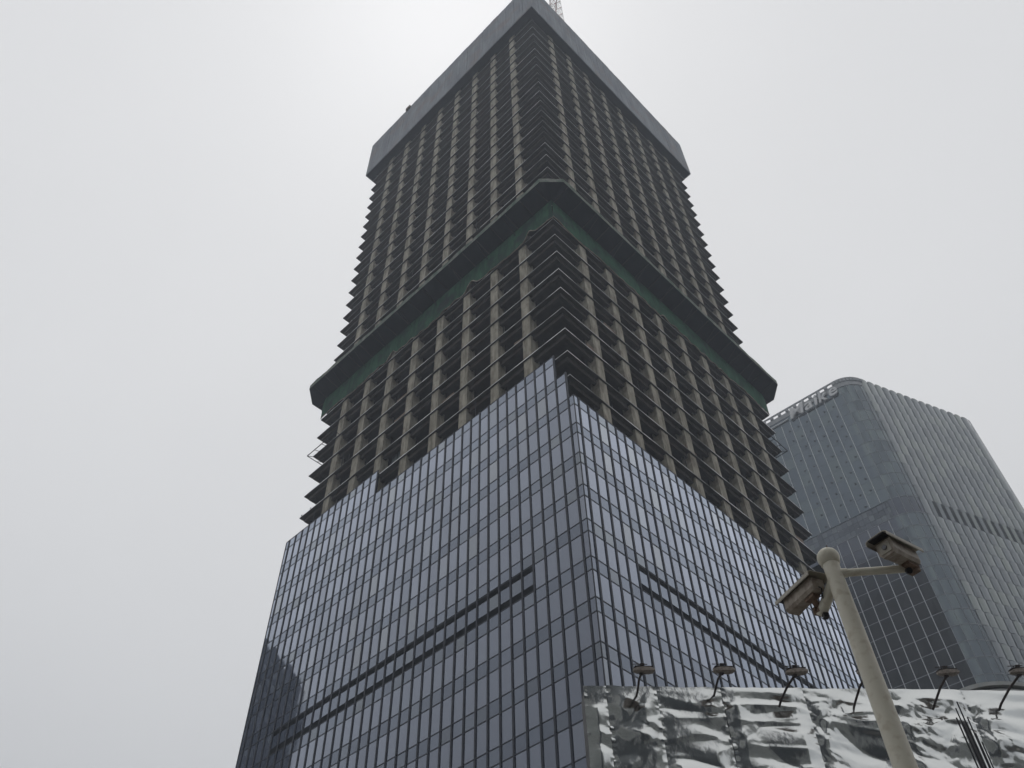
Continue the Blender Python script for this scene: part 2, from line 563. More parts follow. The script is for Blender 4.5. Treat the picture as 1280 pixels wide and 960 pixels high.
# ================================================================= safety canopy round the tower
can = thing('safety_canopy', 'dark catch platform with a dusty green rim ringing the bare tower at mid height',
            'safety canopy', (TX, TY, 0), R(45))
def ring(o, c):
    lo, hi = -o, W + o
    return [(lo + c, lo), (hi - c, lo), (hi, lo + c), (hi, hi - c), (hi - c, hi), (lo + c, hi), (lo, hi - c), (lo, lo + c)]
zo, zi = ZK + 48.1, ZK + 47.45
outer = ring(2.2, 2.34)
inner = ring(-INS - 0.01, 0.3)
d = MB()
for a in range(8):
    b2 = (a + 1) % 8
    for z_off in (0.0, 0.16):
        p = [(*inner[a], zi + z_off), (*inner[b2], zi + z_off), (*outer[b2], zo + z_off), (*outer[a], zo + z_off)]
        d.quad(*(p if z_off else p[::-1]))
    d.quad((*outer[a], zo), (*outer[b2], zo), (*outer[b2], zo + 0.16), (*outer[a], zo + 0.16))
d.build('deck', M['deck'], can)
for f_ in range(4):
    for q in range(18):
        t_ = 1.2 + (W - 2.4) * q / 17
        jo = MB()
        n = 0
        for (dd_, zz_) in ((-INS + 0.05, zi - 0.03), (2.05, zo - 0.03)):
            for tt_ in (t_ - 0.06, t_ + 0.06):
                for z2_ in (zz_ - 0.16, zz_): jo.v.append(face_pt(f_, tt_, dd_, z2_))
        jo.f = [(0, 1, 3, 2), (4, 6, 7, 5), (0, 2, 6, 4), (1, 5, 7, 3), (0, 4, 5, 1), (2, 3, 7, 6)]
        jo.build('joist', M['steel_dark'], can)
rm = MB()
o1, o2 = ring(2.22, 2.35), ring(2.14, 2.31)
nseg = 34
for a in range(8):
    b2 = (a + 1) % 8
    ns = nseg if a % 2 == 0 else 3
    for q in range(ns):
        f0, f1 = q / ns, (q + 1) / ns
        def lp(P, Q, f): return (P[0] + (Q[0] - P[0]) * f, P[1] + (Q[1] - P[1]) * f)
        h0 = 0.92 + 0.16 * math.sin(q * 1.7 + a) + random.uniform(-.06, .06)
        h1 = 0.92 + 0.16 * math.sin((q + 1) * 1.7 + a) + random.uniform(-.06, .06)
        A, B = lp(o1[a], o1[b2], f0), lp(o1[a], o1[b2], f1)
        C, D = lp(o2[a], o2[b2], f0), lp(o2[a], o2[b2], f1)
        rm.quad((*A, zo - 0.05), (*B, zo - 0.05), (*B, zo + h1), (*A, zo + h0))
        rm.quad((*D, zo + 0.17), (*C, zo + 0.17), (*C, zo + h0), (*D, zo + h1))
        rm.quad((*A, zo + h0), (*B, zo + h1), (*D, zo + h1), (*C, zo + h0))
rm.build('rim_screen', M['rim'], can)
st = MB()
for c in colc:       # struts under the deck
    for f in (0, 1):
        p0 = face_pt(f, c + 0.9, -INS, ZK + 46.0); p1 = face_pt(f, c + 0.9, 1.9, ZK + 48.0)
        st.tube(p0, p1, 0.05, 0.05, 6)
st.build('strut', M['steel_dark'], can)['kind'] = 'stuff'

# green net hanging under the canopy, one length per face
def net(face, label):
    t = thing('safety_net', label, 'safety net', (TX, TY, 0), R(45))
    nb = MB(); hb = MB()
    cols = 150
    zt = zi + 0.02
    pts = []
    rows = 8
    for i in range(cols + 1):
        tt = INS - 0.1 + (W - 2 * INS + 0.1) * i / cols
        zb = ZK + 42.55 + 0.35 * math.sin(i * 0.19 + face * 2) * math.sin(i * 0.053 + 1) + 0.12 * math.sin(i * 0.9)
        # a few torn or hitched-up places near the corner
        for cpos, wdt, up in ((13, 2.0, 1.5), (47, 2.5, 1.9), (98, 2.0, 1.3)) if face == 0 else ((70, 2.0, .7), (112, 1.5, .6)):
            zb += up * math.exp(-((i - cpos) / wdt) ** 2)
        col = []
        for r in range(rows + 1):
            f = r / rows
            bulge = 0.03 + 0.12 * math.sin(f * math.pi) + 0.10 * f * (0.5 + 0.5 * math.sin(i * 0.85 + r * 0.5)) + 0.05 * f * random.random()
            col.append(face_pt(face, tt, -INS + bulge, zt + (zb - zt) * f))
        pts.append(col)
    n = len(nb.v)
    for col in pts: nb.v += col
    for i in range(cols):
        for r in range(rows):
            a = n + i * (rows + 1) + r
            nb.f.append((a, a + 1, a + rows + 2, a + rows + 1))
    nb.build('mesh_sheet', M['net'], t, smooth=True)
    for i in range(cols):
        p, q = Vector(pts[i][-1]), Vector(pts[i + 1][-1])
        hb.tube(p, q, 0.075, 0.075, 5, caps=False)
    hb.build('hem', M['hem'], t)
    return t
net(0, 'green safety net hung below the canopy on the left face of the bare tower')
net(1, 'green safety net hung below the canopy on the right face of the bare tower')

# ================================================================= climbing screen at the top
cs = thing('climbing_screen', 'grey steel protection screen wrapped around the topmost floors of the bare tower',
           'construction screen', (TX, TY, 0), R(45))
zb, zt, oo = ZK + 127.74, ZK + 143.8, 0.683
npan = 22
span = W + 2 * oo
for face in range(4):
    for i in range(npan):
        t0 = -oo + span * i / npan + 0.03; t1 = -oo + span * (i + 1) / npan - 0.03
        if face in (2, 3) : pass
        mb = MB()
        off = random.uniform(-0.03, 0.03)
        nr = 4
        if face in (0, 2):
            if i == 0: t0 += 0.14
            if i == npan - 1: t1 -= 0.14
        zz1 = zt + random.uniform(-0.06, 0.06)
        for r in range(nr):
            za = zb + (zz1 - zb) * r / nr + (0.03 if r else 0); ze = zb + (zz1 - zb) * (r + 1) / nr - 0.03
            # corrugated sheet row: shallow ribs
            ribs = 3
            for q in range(ribs):
                s0 = t0 + (t1 - t0) * q / ribs; s1 = t0 + (t1 - t0) * (q + 1) / ribs - 0.05
                fbox(mb, face, s0, s1, oo - 0.10 + off, oo + off + 0.012 * (q % 2), za, ze)
        fbox(mb, face, t0, t1, oo - 0.16 + off, oo - 0.101 + off, zb + 0.05, zz1 - 0.05)
        mb.build('screen_panel', M['screen'], cs)
dk = MB()
for face in range(4):
    e0 = oo - 0.17
    if face in (0, 2):
        fbox(dk, face, -e0, W + e0, -INS - 0.3, e0, zb + 0.12, zb + 0.22)
    else:
        fbox(dk, face, INS + 0.31, W - INS - 0.31, -INS - 0.3, e0, zb + 0.125, zb + 0.225)
dk.build('bottom_deck', M['deck'], cs)
# equipment box on the left edge of the screen
eb = MB()
fbox(eb, 0, 39.0, 40.4, oo - 0.2, oo + 0.35, zt - 0.9, zt + 0.35)
eb.build('winch_box', M['rust'], cs)

# ================================================================= tower crane
cr = thing('tower_crane', 'pale lattice tower crane mast rising behind the top of the bare tower', 'crane',
           (TX, TY, 0), R(45))
def lattice(mb, base, axis, length, w, up, bay=2.4, r=0.09, rb=0.05):
    axis = Vector(axis).normalized(); up = Vector(up).normalized(); sd = axis.cross(up).normalized()
    base = Vector(base)
    cs4 = [(-1, -1), (1, -1), (1, 1), (-1, 1)]
    P = lambda k, l: base + axis * l + (sd * cs4[k][0] + up * cs4[k][1]) * w / 2
    for k in range(4): mb.tube(P(k, 0), P(k, length), r, r, 6)
    n = int(length / bay)
    for i in range(n + 1):
        l = i * length / n
        for k in range(4):
            mb.tube(P(k, l), P((k + 1) % 4, l), rb, rb, 5)
            if i < n:
                l2 = (i + 1) * length / n
                if i % 2: mb.tube(P(k, l), P((k + 1) % 4, l2), rb, rb, 5)
                else: mb.tube(P((k + 1) % 4, l), P(k, l2), rb, rb, 5)
mx, my = 9.6, -1.6 + 0.0
# mast stands inside the footprint just behind the right screen
mx, my = 12.2, 1.7
mz = ZK + 127.9
mm = MB(); lattice(mm, (mx, my, mz), (0, 0, 1), 44, 1.9, (1, 0, 0), r=0.05, rb=0.026)
mm.build('mast', M['crane_white'], cr)
rd = MB()
for i in range(0, 18, 2):
    rd.tube((mx + 0.98, my - 0.95, mz + i * 2.4 + 1.0), (mx + 0.98, my + 0.95, mz + i * 2.4 + 3.0), 0.07, 0.07, 5)
rd.build('mast_brace', M['crane_red'], cr)['kind'] = 'stuff'
jb = MB(); lattice(jb, (mx, my, mz + 46), (-0.7, -0.7, 0.25), 40, 1.6, (0.25, 0.25, 1.4))
jb.build('jib', M['crane_white'], cr)
cj = MB(); lattice(cj, (mx, my, mz + 46), (0.7, 0.7, 0), 9, 1.6, (0, 0, 1)); cj.box(mx + 5.5, mx + 7.5, my + 4.5, my + 6.5, mz + 43, mz + 45.0)
cj.build('counter_jib', M['crane_red'], cr)
cb = MB(); cb.box(mx - 2.7, mx - 1.25, my - 0.8, my + 0.8, mz + 43.4, mz + 45.6)
cb.build('cab', M['crane_white'], cr)

# ================================================================= outrigger frames at the outer corners
def outrigger(corner, z, label):
    t = thing('outrigger_frame', label, 'outrigger frame', (TX, TY, 0), R(45), 'outrigger frames at the outer corners of the bare floors')
    f = MB(); s = MB()
    o = 0.62
    if corner == 'left':      # far end of left face
        cx, cy, sy = INS, W - INS, 1
        P = [(cx - o, cy - 6.5), (cx - o, cy + o), (cx + 6.5, cy + o)]
        ins = [(cx, cy - 6.5), (cx, cy), (cx + 6.5, cy)]
    else:
        cx, cy = W - INS, INS
        P = [(cx - 6.5, cy - o), (cx + o, cy - o), (cx + o, cy + 6.5)]
        ins = [(cx - 6.5, cy), (cx, cy), (cx, cy + 6.5)]
    for zz in (z + 0.05,):
        f.path([(*p, zz) for p in P], 0.07, 6)
    f.build('outer_rail', M['steel_dark'], t)
    for a in range(2):
        for q in range(5):
            fr = q / 4
            p = Vector((*P[a], z + 0.05)).lerp(Vector((*P[a + 1], z + 0.05)), fr)
            i2 = Vector((*ins[a], z - 0.1)).lerp(Vector((*ins[a + 1], z - 0.1)), fr)
            s.tube(p, i2, 0.05, 0.05, 6)
    s.build('stub_arm', M['steel_dark'], t)
    return t
zj6 = ZK + 8.743 + H * 6
outrigger('left', zj6, 'dark pipe frame jutting out of the left corner, against the sky')
outrigger('right', zj6, 'dark pipe frame jutting out of the right corner, before the glass office tower')

# stub posts standing on the lowest bare floors at the left end
for j, zz in enumerate(slab_z[3:6]):
    o = slab_objs[3 + j]
    e = MB()
    for q in range(5):
        e.tube((INS + 0.1, W - INS - 0.3 - q * 2.1, 0), (INS + 0.1, W - INS - 0.3 - q * 2.1, 0.42), 0.07, 0.07, 6)
    e.build('rail_stub', M['steel_dark'], o)

# ================================================================= second tower
b2 = thing('glass_office_tower', 'finished glass office tower with rounded corners and a ribbed pale side',
           'office tower', (0, 0, 0))
A = Vector((83.0, 185.5)); dl = Vector((0.75166, -0.65955)); nl = Vector((-0.65955, -0.75166))
A2 = Vector((116.1, 173.0)); dr = Vector((0.91527, 0.40283)); nr = Vector((0.40283, -0.91527))
SC = 27.33; RC = -13.7; TL = 4.6                       # corner of the two planes, tangent length
ZT = 206.6; F2 = 4.17
def LP(s, d, z): p = A + dl * s + nl * d; return (p.x, p.y, z)
def RP(r, d, z): p = A2 + dr * r + nr * d; return (p.x, p.y, z)
ZB0, ZB1 = 153.0, 158.6                                 # dark plant-floor band
floors = []
z = 157.0 + 1.6
zz = ZB1
while zz < ZT - 6.5: floors.append(zz); zz += F2
top_fl = zz
low = []
zz = ZB0
while zz > 2: low.append(zz); zz -= F2
S0 = -22.0; S1 = SC - TL
# left face glass, one sheet cut into panes
gu, gl = MB(), MB()
fin_s = [6.6 + 2.88 * q for q in range(-10, 6)]
cuts = [S0] + [s for s in fin_s if S0 < s < S1] + [S1]
def pane_L(mb, s0, s1, z0, z1):
    e = random.gauss(0, 0.012)
    mb.quad(LP(s0, e, z0), LP(s1, -e, z0), LP(s1, -e * .5, z1), LP(s0, e * .5, z1))
for s0, s1 in zip(cuts[:-1], cuts[1:]):
    for z0, z1 in zip(floors, floors[1:] + [top_fl]): pane_L(gu, s0, s1, z0, z1)
    for z1, z0 in zip(low[:-1], low[1:]): pane_L(gl, s0, s1, z0, z1)
    pane_L(gu, s0, s1, top_fl, ZT - 3.4)
gu.build('upper_glazing', M['b2_left'], b2)
gl.build('lower_glazing', M['b2_low'], b2)
bd = MB()
for s0, s1 in zip(cuts[:-1], cuts[1:]):
    for q in range(2):
        for r_ in range(3):
            sa, sb = s0 + (s1 - s0) * q / 2, s0 + (s1 - s0) * (q + 1) / 2 - 0.06
            za, zb_ = ZB0 + (ZB1 - ZB0) * r_ / 3, ZB0 + (ZB1 - ZB0) * (r_ + 1) / 3 - 0.08
            bd.quad(LP(sa, -0.12, za), LP(sb, -0.12, za), LP(sb, -0.12, zb_), LP(sa, -0.12, zb_))
bd.build('plant_floor_band', M['b2_band'], b2)
# pale vertical fins
for s in fin_s:
    if s < -2: continue
    f = MB()
    def bx(s0, s1, d0, d1, z0, z1, mb=f):
        p = [LP(s0, d0, z0), LP(s1, d0, z0), LP(s1, d1, z0), LP(s0, d1, z0), LP(s0, d0, z1), LP(s1, d0, z1), LP(s1, d1, z1), LP(s0, d1, z1)]
        n = len(mb.v); mb.v += p
        for a in ((3, 2, 1, 0), (4, 5, 6, 7), (0, 1, 5, 4), (1, 2, 6, 5), (2, 3, 7, 6), (3, 0, 4, 7)): mb.f.append(tuple(n + i for i in a))
    bx(s - 0.09, s + 0.09, 0.02, 0.14, ZB1 + 0.2, ZT - 6.0)
    f.build('pale_fin', M['b2_fin'], b2)
    if s < S1 + 0.1:
        f = MB(); bx(s - 0.40 + 0.31, s - 0.40 + 0.49, 0.02, 0.14, 4.0, ZB0 - 0.3, f); f.build('pale_fin', M['b2_fin'], b2)
tr = MB()
for zf in low[:-1]:
    bx(S0, S1, 0.015, 0.075, zf - 0.09, zf + 0.09, tr)
tr.build('transom', M['b2_transom'], b2)
tu = MB()
for zf in floors: bx(S0, S1, 0.012, 0.03, zf - 0.035, zf + 0.035, tu)
tu.build('floor_joint', M['b2_joint'], b2)
# open awning lights: small dark boxes, one per bay and storey
aw = MB(); aw.obox((0, 0, 0), (dl.x, dl.y, 0), (nl.x, nl.y, 0), (0, 0, 1), 0.30, 0.10, 0.20)
aw_me = aw.mesh('awning_window', M['b2_joint'])
cnt = 0
for q in range(-1, 5):
    for zf in floors:
        if random.random() < 0.85:
            o = link('awning_window', aw_me, b2); o.location = LP(fin_s[10 + q] + 1.9, 0.05, zf + 1.2); cnt += 1

# rounded corner and its panes
def fillet(P, d0, d1, T, n):
    """arc tangent to direction d0 (arriving) and d1 (leaving) round corner P"""
    th = math.acos(max(-1, min(1, d0.dot(d1))))
    r = T / math.tan((math.pi - th) / 2) if th > 0 else 0
    r = T / math.tan(th / 2)
    nrm = Vector((-d0.y, d0.x))
    if nrm.dot(d1) < 0: nrm = -nrm
    c = P - d0 * T + nrm * r
    st = P - d0 * T - c
    sg = 1 if (d0.x * d1.y - d0.y * d1.x) > 0 else -1
    out = []
    for i in range(n + 1):
        a = th * i / n * sg
        out.append(c + Vector((st.x * math.cos(a) - st.y * math.sin(a), st.x * math.sin(a) + st.y * math.cos(a))))
    return out
PC = A + dl * SC
arc = fillet(PC, dl, dr, TL, 8)
R0 = RC + TL
lev = low[::-1] + floors + [top_fl]
for nm, lv_, mt in (('corner_glazing', [z for z in lev if z >= ZB1], M['b2_corner']), ('corner_glazing', [z for z in lev if z <= ZB0], M['b2_corner'])):
    cg = MB()
    for p, q in zip(arc[:-1], arc[1:]):
        for z0, z1 in zip(lv_[:-1], lv_[1:]):
            e1, e2 = random.gauss(0, 0.006), random.gauss(0, 0.006)
            cg.quad((p.x + e1, p.y, z0 + .05), (q.x + e2, q.y, z0 + .05), (q.x - e1, q.y, z1 - .05), (p.x - e2, p.y, z1 - .05))
        if lv_[-1] > ZB1:
            cg.quad((p.x, p.y, top_fl + .03), (q.x, q.y, top_fl + .03), (q.x, q.y, ZT - 3.4), (p.x, p.y, ZT - 3.4))
    cg.build(nm, mt, b2)
ctm = MB()
for zf in low[:-1] + floors:
    up_ = zf > ZB1 - 1
    hh_ = 0.05 if up_ else 0.09
    for p, q in zip(arc[:-1], arc[1:]):
        d_ = (q - p).normalized(); n_ = Vector((d_.y, -d_.x)); c = (p + q) / 2 + n_ * 0.03
        ctm.obox((c.x, c.y, zf), (d_.x, d_.y, 0), (n_.x, n_.y, 0), (0, 0, 1), (q - p).length / 2 - .003, 0.03, hh_)
ctm.build('transom', M['b2_transom'], b2)
for i_, p in enumerate(arc[1:-1:2]):
    cm_ = MB()
    cm_.box(p.x - 0.06, p.x + 0.06, p.y - 0.10, p.y + 0.02, 4, ZT - 3.5)
    cm_.build('corner_mullion', M['b2_transom'], b2)
cj2 = MB()
ctr = (arc[0] + arc[-1]) / 2
for p, q in zip(arc[:-1], arc[1:]):
    pi_, qi_ = p + (ctr - p).normalized() * 0.06, q + (ctr - q).normalized() * 0.06
    cj2.quad((pi_.x, pi_.y, 2), (qi_.x, qi_.y, 2), (qi_.x, qi_.y, ZT - 3.5), (pi_.x, pi_.y, ZT - 3.5))
cj2.build('corner_backing', M['b2_low'], b2)

# ribbed right side: convex glass bays
BW = 2.78
nb = 15
RE = R0 + BW * nb
rb = MB(); rj = MB()
for i in range(nb):
    r0 = R0 + BW * i
    prof = []
    for q in range(6):
        f = q / 5
        prof.append((r0 + 0.13 + (BW - 0.26) * f, 0.38 * math.sin(math.pi * (0.10 + 0.80 * f ** 0.75)) - 0.1))
    for (z0, z1) in zip(lev[:-1], lev[1:]):
        if z0 == ZB0 and (1 <= i):
            # louvred plant floor: only a strip of glass stays at the side of each bay
            rows = [(0, 2)]
        else:
            rows = [(0, 5)]
        for a, c in rows:
            n = len(rb.v)
            e = random.gauss(0, 0.014)
            for q in range(a, c + 1):
                rr, dd = prof[q]
                rb.v.append(RP(rr, dd + e * 0.3, z0 + 0.15)); rb.v.append(RP(rr, dd + e * 0.3 + 0.18, z1 - 0.15))
            for q in range(c - a):
                rb.f.append((n + 2 * q, n + 2 * q + 2, n + 2 * q + 3, n + 2 * q + 1))
    n = len(rb.v)
    for q in range(6):
        rr, dd = prof[q]
        rb.v.append(RP(rr, dd, top_fl + 0.05)); rb.v.append(RP(rr, dd, ZT))
    for q in range(5): rb.f.append((n + 2 * q, n + 2 * q + 2, n + 2 * q + 3, n + 2 * q + 1))
    if i >= 1:
        lv = MB()
        for q in range(12):
            zq = ZB0 + 0.1 + (ZB1 - ZB0 - 0.2) * q / 12
            lv.quad(RP(r0 + BW * 0.46, 0.42, zq), RP(r0 + BW * 0.97, 0.14, zq), RP(r0 + BW * 0.97, 0.02, zq + 0.4), RP(r0 + BW * 0.46, 0.30, zq + 0.4))
        lv.build('bay_louver', M['louver'], b2)
rbo = rb.build('ribbed_glazing', M['b2_right'], b2)
rj.quad(RP(R0, -0.12, 2), RP(RE, -0.12, 2), RP(RE, -0.12, ZT - 0.2), RP(R0, -0.12, ZT - 0.2))
rj.build('ribbed_backing', M['b2_joint'], b2)
# far corner of the ribbed side, then the plain sides out of view
PE = A2 + dr * (RE + 3.6)
d3 = Vector((-0.45, 0.893)).normalized()
arc2 = fillet(PE, dr, d3, 3.6, 8)
PL = A + dl * S0
back = [arc2[-1], arc2[-1] + d3 * 34, PL + Vector((12, 34)), PL]
cg2 = MB()
for p, q in list(zip(arc2[:-1], arc2[1:])) + list(zip(back[:-1], back[1:])):
    for z0, z1 in zip(lev[:-1], lev[1:]):
        cg2.quad((p.x, p.y, z0 + .03), (q.x, q.y, z0 + .03), (q.x, q.y, z1 - .03), (p.x, p.y, z1 - .03))
    cg2.quad((p.x, p.y, top_fl), (q.x, q.y, top_fl), (q.x, q.y, ZT), (p.x, p.y, ZT))
cg2.build('side_glazing', M['b2_right'], b2)
rf = MB()
rf.quad(*[(p.x, p.y, ZT - 3.6) for p in ([PL] + arc + [Vector(RP(R0, 0, 0)[:2])] + arc2 + back[1:3])])
rf.build('roof', M['b2_joint'], b2)

# open roof screen along the left side and round the corner
fs = MB()
path = [Vector(LP(s, 0.0, 0)[:2]) for s in [S0 + (S1 - S0) * q / 17 for q in range(18)]] + arc[1:]
def wbox(mb, p, q, z0, z1, t=0.12):
    d_ = (q - p); ln = d_.length; d_ = d_ / ln; n_ = Vector((-d_.y, d_.x))
    c = (p + q) / 2
    mb.obox((c.x, c.y, (z0 + z1) / 2), (d_.x, d_.y, 0), (n_.x, n_.y, 0), (0, 0, 1), ln / 2 - 0.004, t, (z1 - z0) / 2)
for p, q in zip(path[:-1], path[1:]):
    wbox(fs, p, q, ZT - 0.45, ZT, 0.18)
    wbox(fs, p, q, ZT - 3.4, ZT - 1.7, 0.15)
for i, p in enumerate(path):
    q = path[min(i + 1, len(path) - 1)]
    fs.box(p.x - 0.42, p.x + 0.42, p.y - 0.42, p.y + 0.42, ZT - 1.7, ZT - 0.45)
fs.build('roof_screen', M['b2_frame'], b2)
ln_ = MB(); bx(-2.0, 6.4, 0.1, 0.45, ZT - 4.9, ZT - 4.55, ln_)
ln_.build('pale_ledge', M['b2_fin'], b2)
an = MB()
p = RP(R0 + 6.3, -3.0, 0)
an.tube((p[0], p[1], ZT - 3.6), (p[0], p[1], ZT + 2.6), 0.13, 0.10, 6)
an.tube((p[0], p[1], ZT + 0.6), (p[0] + 1.3, p[1], ZT + 3.6), 0.08, 0.05, 6)
an.tube((p[0], p[1], ZT + 0.6), (p[0] - 1.2, p[1], ZT + 4.2), 0.08, 0.05, 6)
an.tube((p[0] - 1.9, p[1], ZT + 0.5), (p[0] + 0.3, p[1], ZT + 0.9), 0.09, 0.09, 6)
an.tube((p[0] + 0.5, p[1], ZT + 1.8), (p[0] + 1.9, p[1], ZT + 2.0), 0.05, 0.05, 6)
an.build('roof_antenna', M['steel_dark'], b2)

# letters of the roof sign
sign = thing('roof_sign', 'large slanting white letters along the roof edge of the ribbed glass tower', 'sign')
def letters(text, widths, s_start, zbase, height, shear, depth):
    s = s_start
    for ch, wd in zip(text, widths):
        cu = bpy.data.curves.new('letter_shape', 'FONT')
        cu.body = ch; cu.extrude = 0.5; cu.offset = 0.018
        cu.resolution_u = 4
        tmp = bpy.data.objects.new('letter_tmp', cu)
        COL.objects.link(tmp)
        dg = bpy.context.evaluated_depsgraph_get()
        me = bpy.data.meshes.new_from_object(tmp.evaluated_get(dg))
        COL.objects.unlink(tmp); bpy.data.objects.remove(tmp)
        xs = [v.co.x for v in me.vertices]
        x0, x1 = min(xs), max(xs)
        for v in me.vertices:
            u = (v.co.x - x0) / (x1 - x0) * wd
            h = v.co.y / 0.70 * height
            p_ = LP(s + u + shear * h, depth * (v.co.z + 0.5) + 0.35, zbase + h)
            v.co = p_
        me.materials.clear(); me.materials.append(M['letter'])
        link('letter', me, sign)
        s += wd + 0.55
letters('Maike', (4.3, 2.7, 0.95, 2.7, 2.7), 7.4, ZT - 5.6, 4.1, 0.16, 0.45)
bk_ = MB(); bx(7.2, 22.4, 0.12, 0.3, ZT - 5.95, ZT - 5.7, bk_)
bk_.build('mounting_rail', M['b2_joint'], sign)

# ================================================================= foil-covered hoarding
HA = Vector((1.99, 19.63)); HD = (Vector((13.01, 20.14)) - HA).normalized(); HN = Vector((HD.y, -HD.x))
hz = 13.6
hang = math.atan2(HD.y, HD.x)
hoard = thing('foil_hoarding', 'tall hoarding wrapped in crumpled silver foil in front of the glass tower base', 'hoarding',
              (HA.x, HA.y, 0), hang)
# local: x along the wall, -y towards the street
from mathutils import noise
def foil_h(x, z, sd):
    """pull of the sheet away from the board: broad billows over crumpled facets with sharp creases"""
    w1 = noise.noise(Vector((x * 0.5, z * 0.6, sd)))
    w2 = noise.noise(Vector((x * 0.7 + 4.0, z * 0.5, sd + 3.0)))
    h = 0.10 * noise.noise(Vector((x * 0.45, z * 0.8, sd + 8.0)))
    u, v = x + 0.35 * w1, z + 0.35 * w2
    u, v = u + 0.25 * v, v - 0.12 * u
    f1 = noise.voronoi(Vector((u * 0.50, v * 0.95, sd)))[0]
    h += 0.135 * (f1[1] - f1[0])
    h += 0.045 * (1 - abs(noise.noise(Vector((x * 0.55 + 0.5 * w1, z * 2.3 + 0.25 * x, sd + 33.0)))) * 2.5)
    f2 = noise.voronoi(Vector((u * 1.3 + 0.4 * v, v * 2.0, sd + 21.0)))[0]
    loc = max(0.0, min(1.0, 1.6 * (noise.noise(Vector((x * 0.7, z * 0.7, sd + 60.0))) + 0.22)))
    h += 0.085 * (f2[1] - f2[0]) * loc
    f3 = noise.voronoi(Vector((u * 4.0 + w2, v * 6.0, sd + 47.0)))[0]
    h += 0.021 * (f3[1] - f3[0]) * loc
    return h
seams = [0.0, 0.55, 1.75, 3.35, 5.35, 7.35, 9.3, 11.3, 13.3, 15.3]
for si, (x0, x1) in enumerate(zip(seams[:-1], seams[1:])):
    mb = MB()
    step = 0.032
    nx = max(4, int((x1 - x0) / step))
    zs = [hz - step * i for i in range(int(3.6 / step))]
    zz = zs[-1] - 0.1
    while zz > 0.3: zs.append(zz); zz -= 0.35
    n = 0
    for z_ in zs:
        for i in range(nx + 1):
            f = i / nx
            x = x0 + (x1 - x0 + 0.02) * f
            pin = min(1.0, 0.12 + 3.4 * min(f, 1 - f) * (x1 - x0) / 1.2) if (x1 - x0) > .3 else 0.5
            pin *= min(1.0, 0.1 + (hz - z_) * 1.6)
            amp = 0.54 + 0.46 * max(0.0, min(1.0, (x - 2.5) / 6.0))
            hh = foil_h(x, z_, si * 13.7) * pin * amp
            # puckered tape along the seams
            ed = min(f, 1 - f) * (x1 - x0)
            hh += 0.034 * math.exp(-(ed / 0.06) ** 2) * (noise.noise(Vector((si * 3.0, z_ * 7.0, 2.0))) + 0.4 * noise.noise(Vector((si * 3.0, z_ * 21.0, 5.0))))
            zr = z_ + (0.025 * noise.noise(Vector((x * 3.0, 1.0, 0.5))) if z_ == hz else 0)
            mb.v.append((x, -0.16 - max(-0.1, hh) - 0.014 * (si % 2), zr))
    for r in range(len(zs) - 1):
        for i in range(nx):
            a = r * (nx + 1) + i
            mb.f.append((a, a + nx + 1, a + nx + 2, a + 1))
    o = mb.build('foil_sheet', M['foil'], hoard, smooth=True)
bd = MB(); bd.box(0.02, 15.28, 0.0, 0.5, 0.0, hz - 0.05)
bd.build('backing_board', M['board'], hoard)

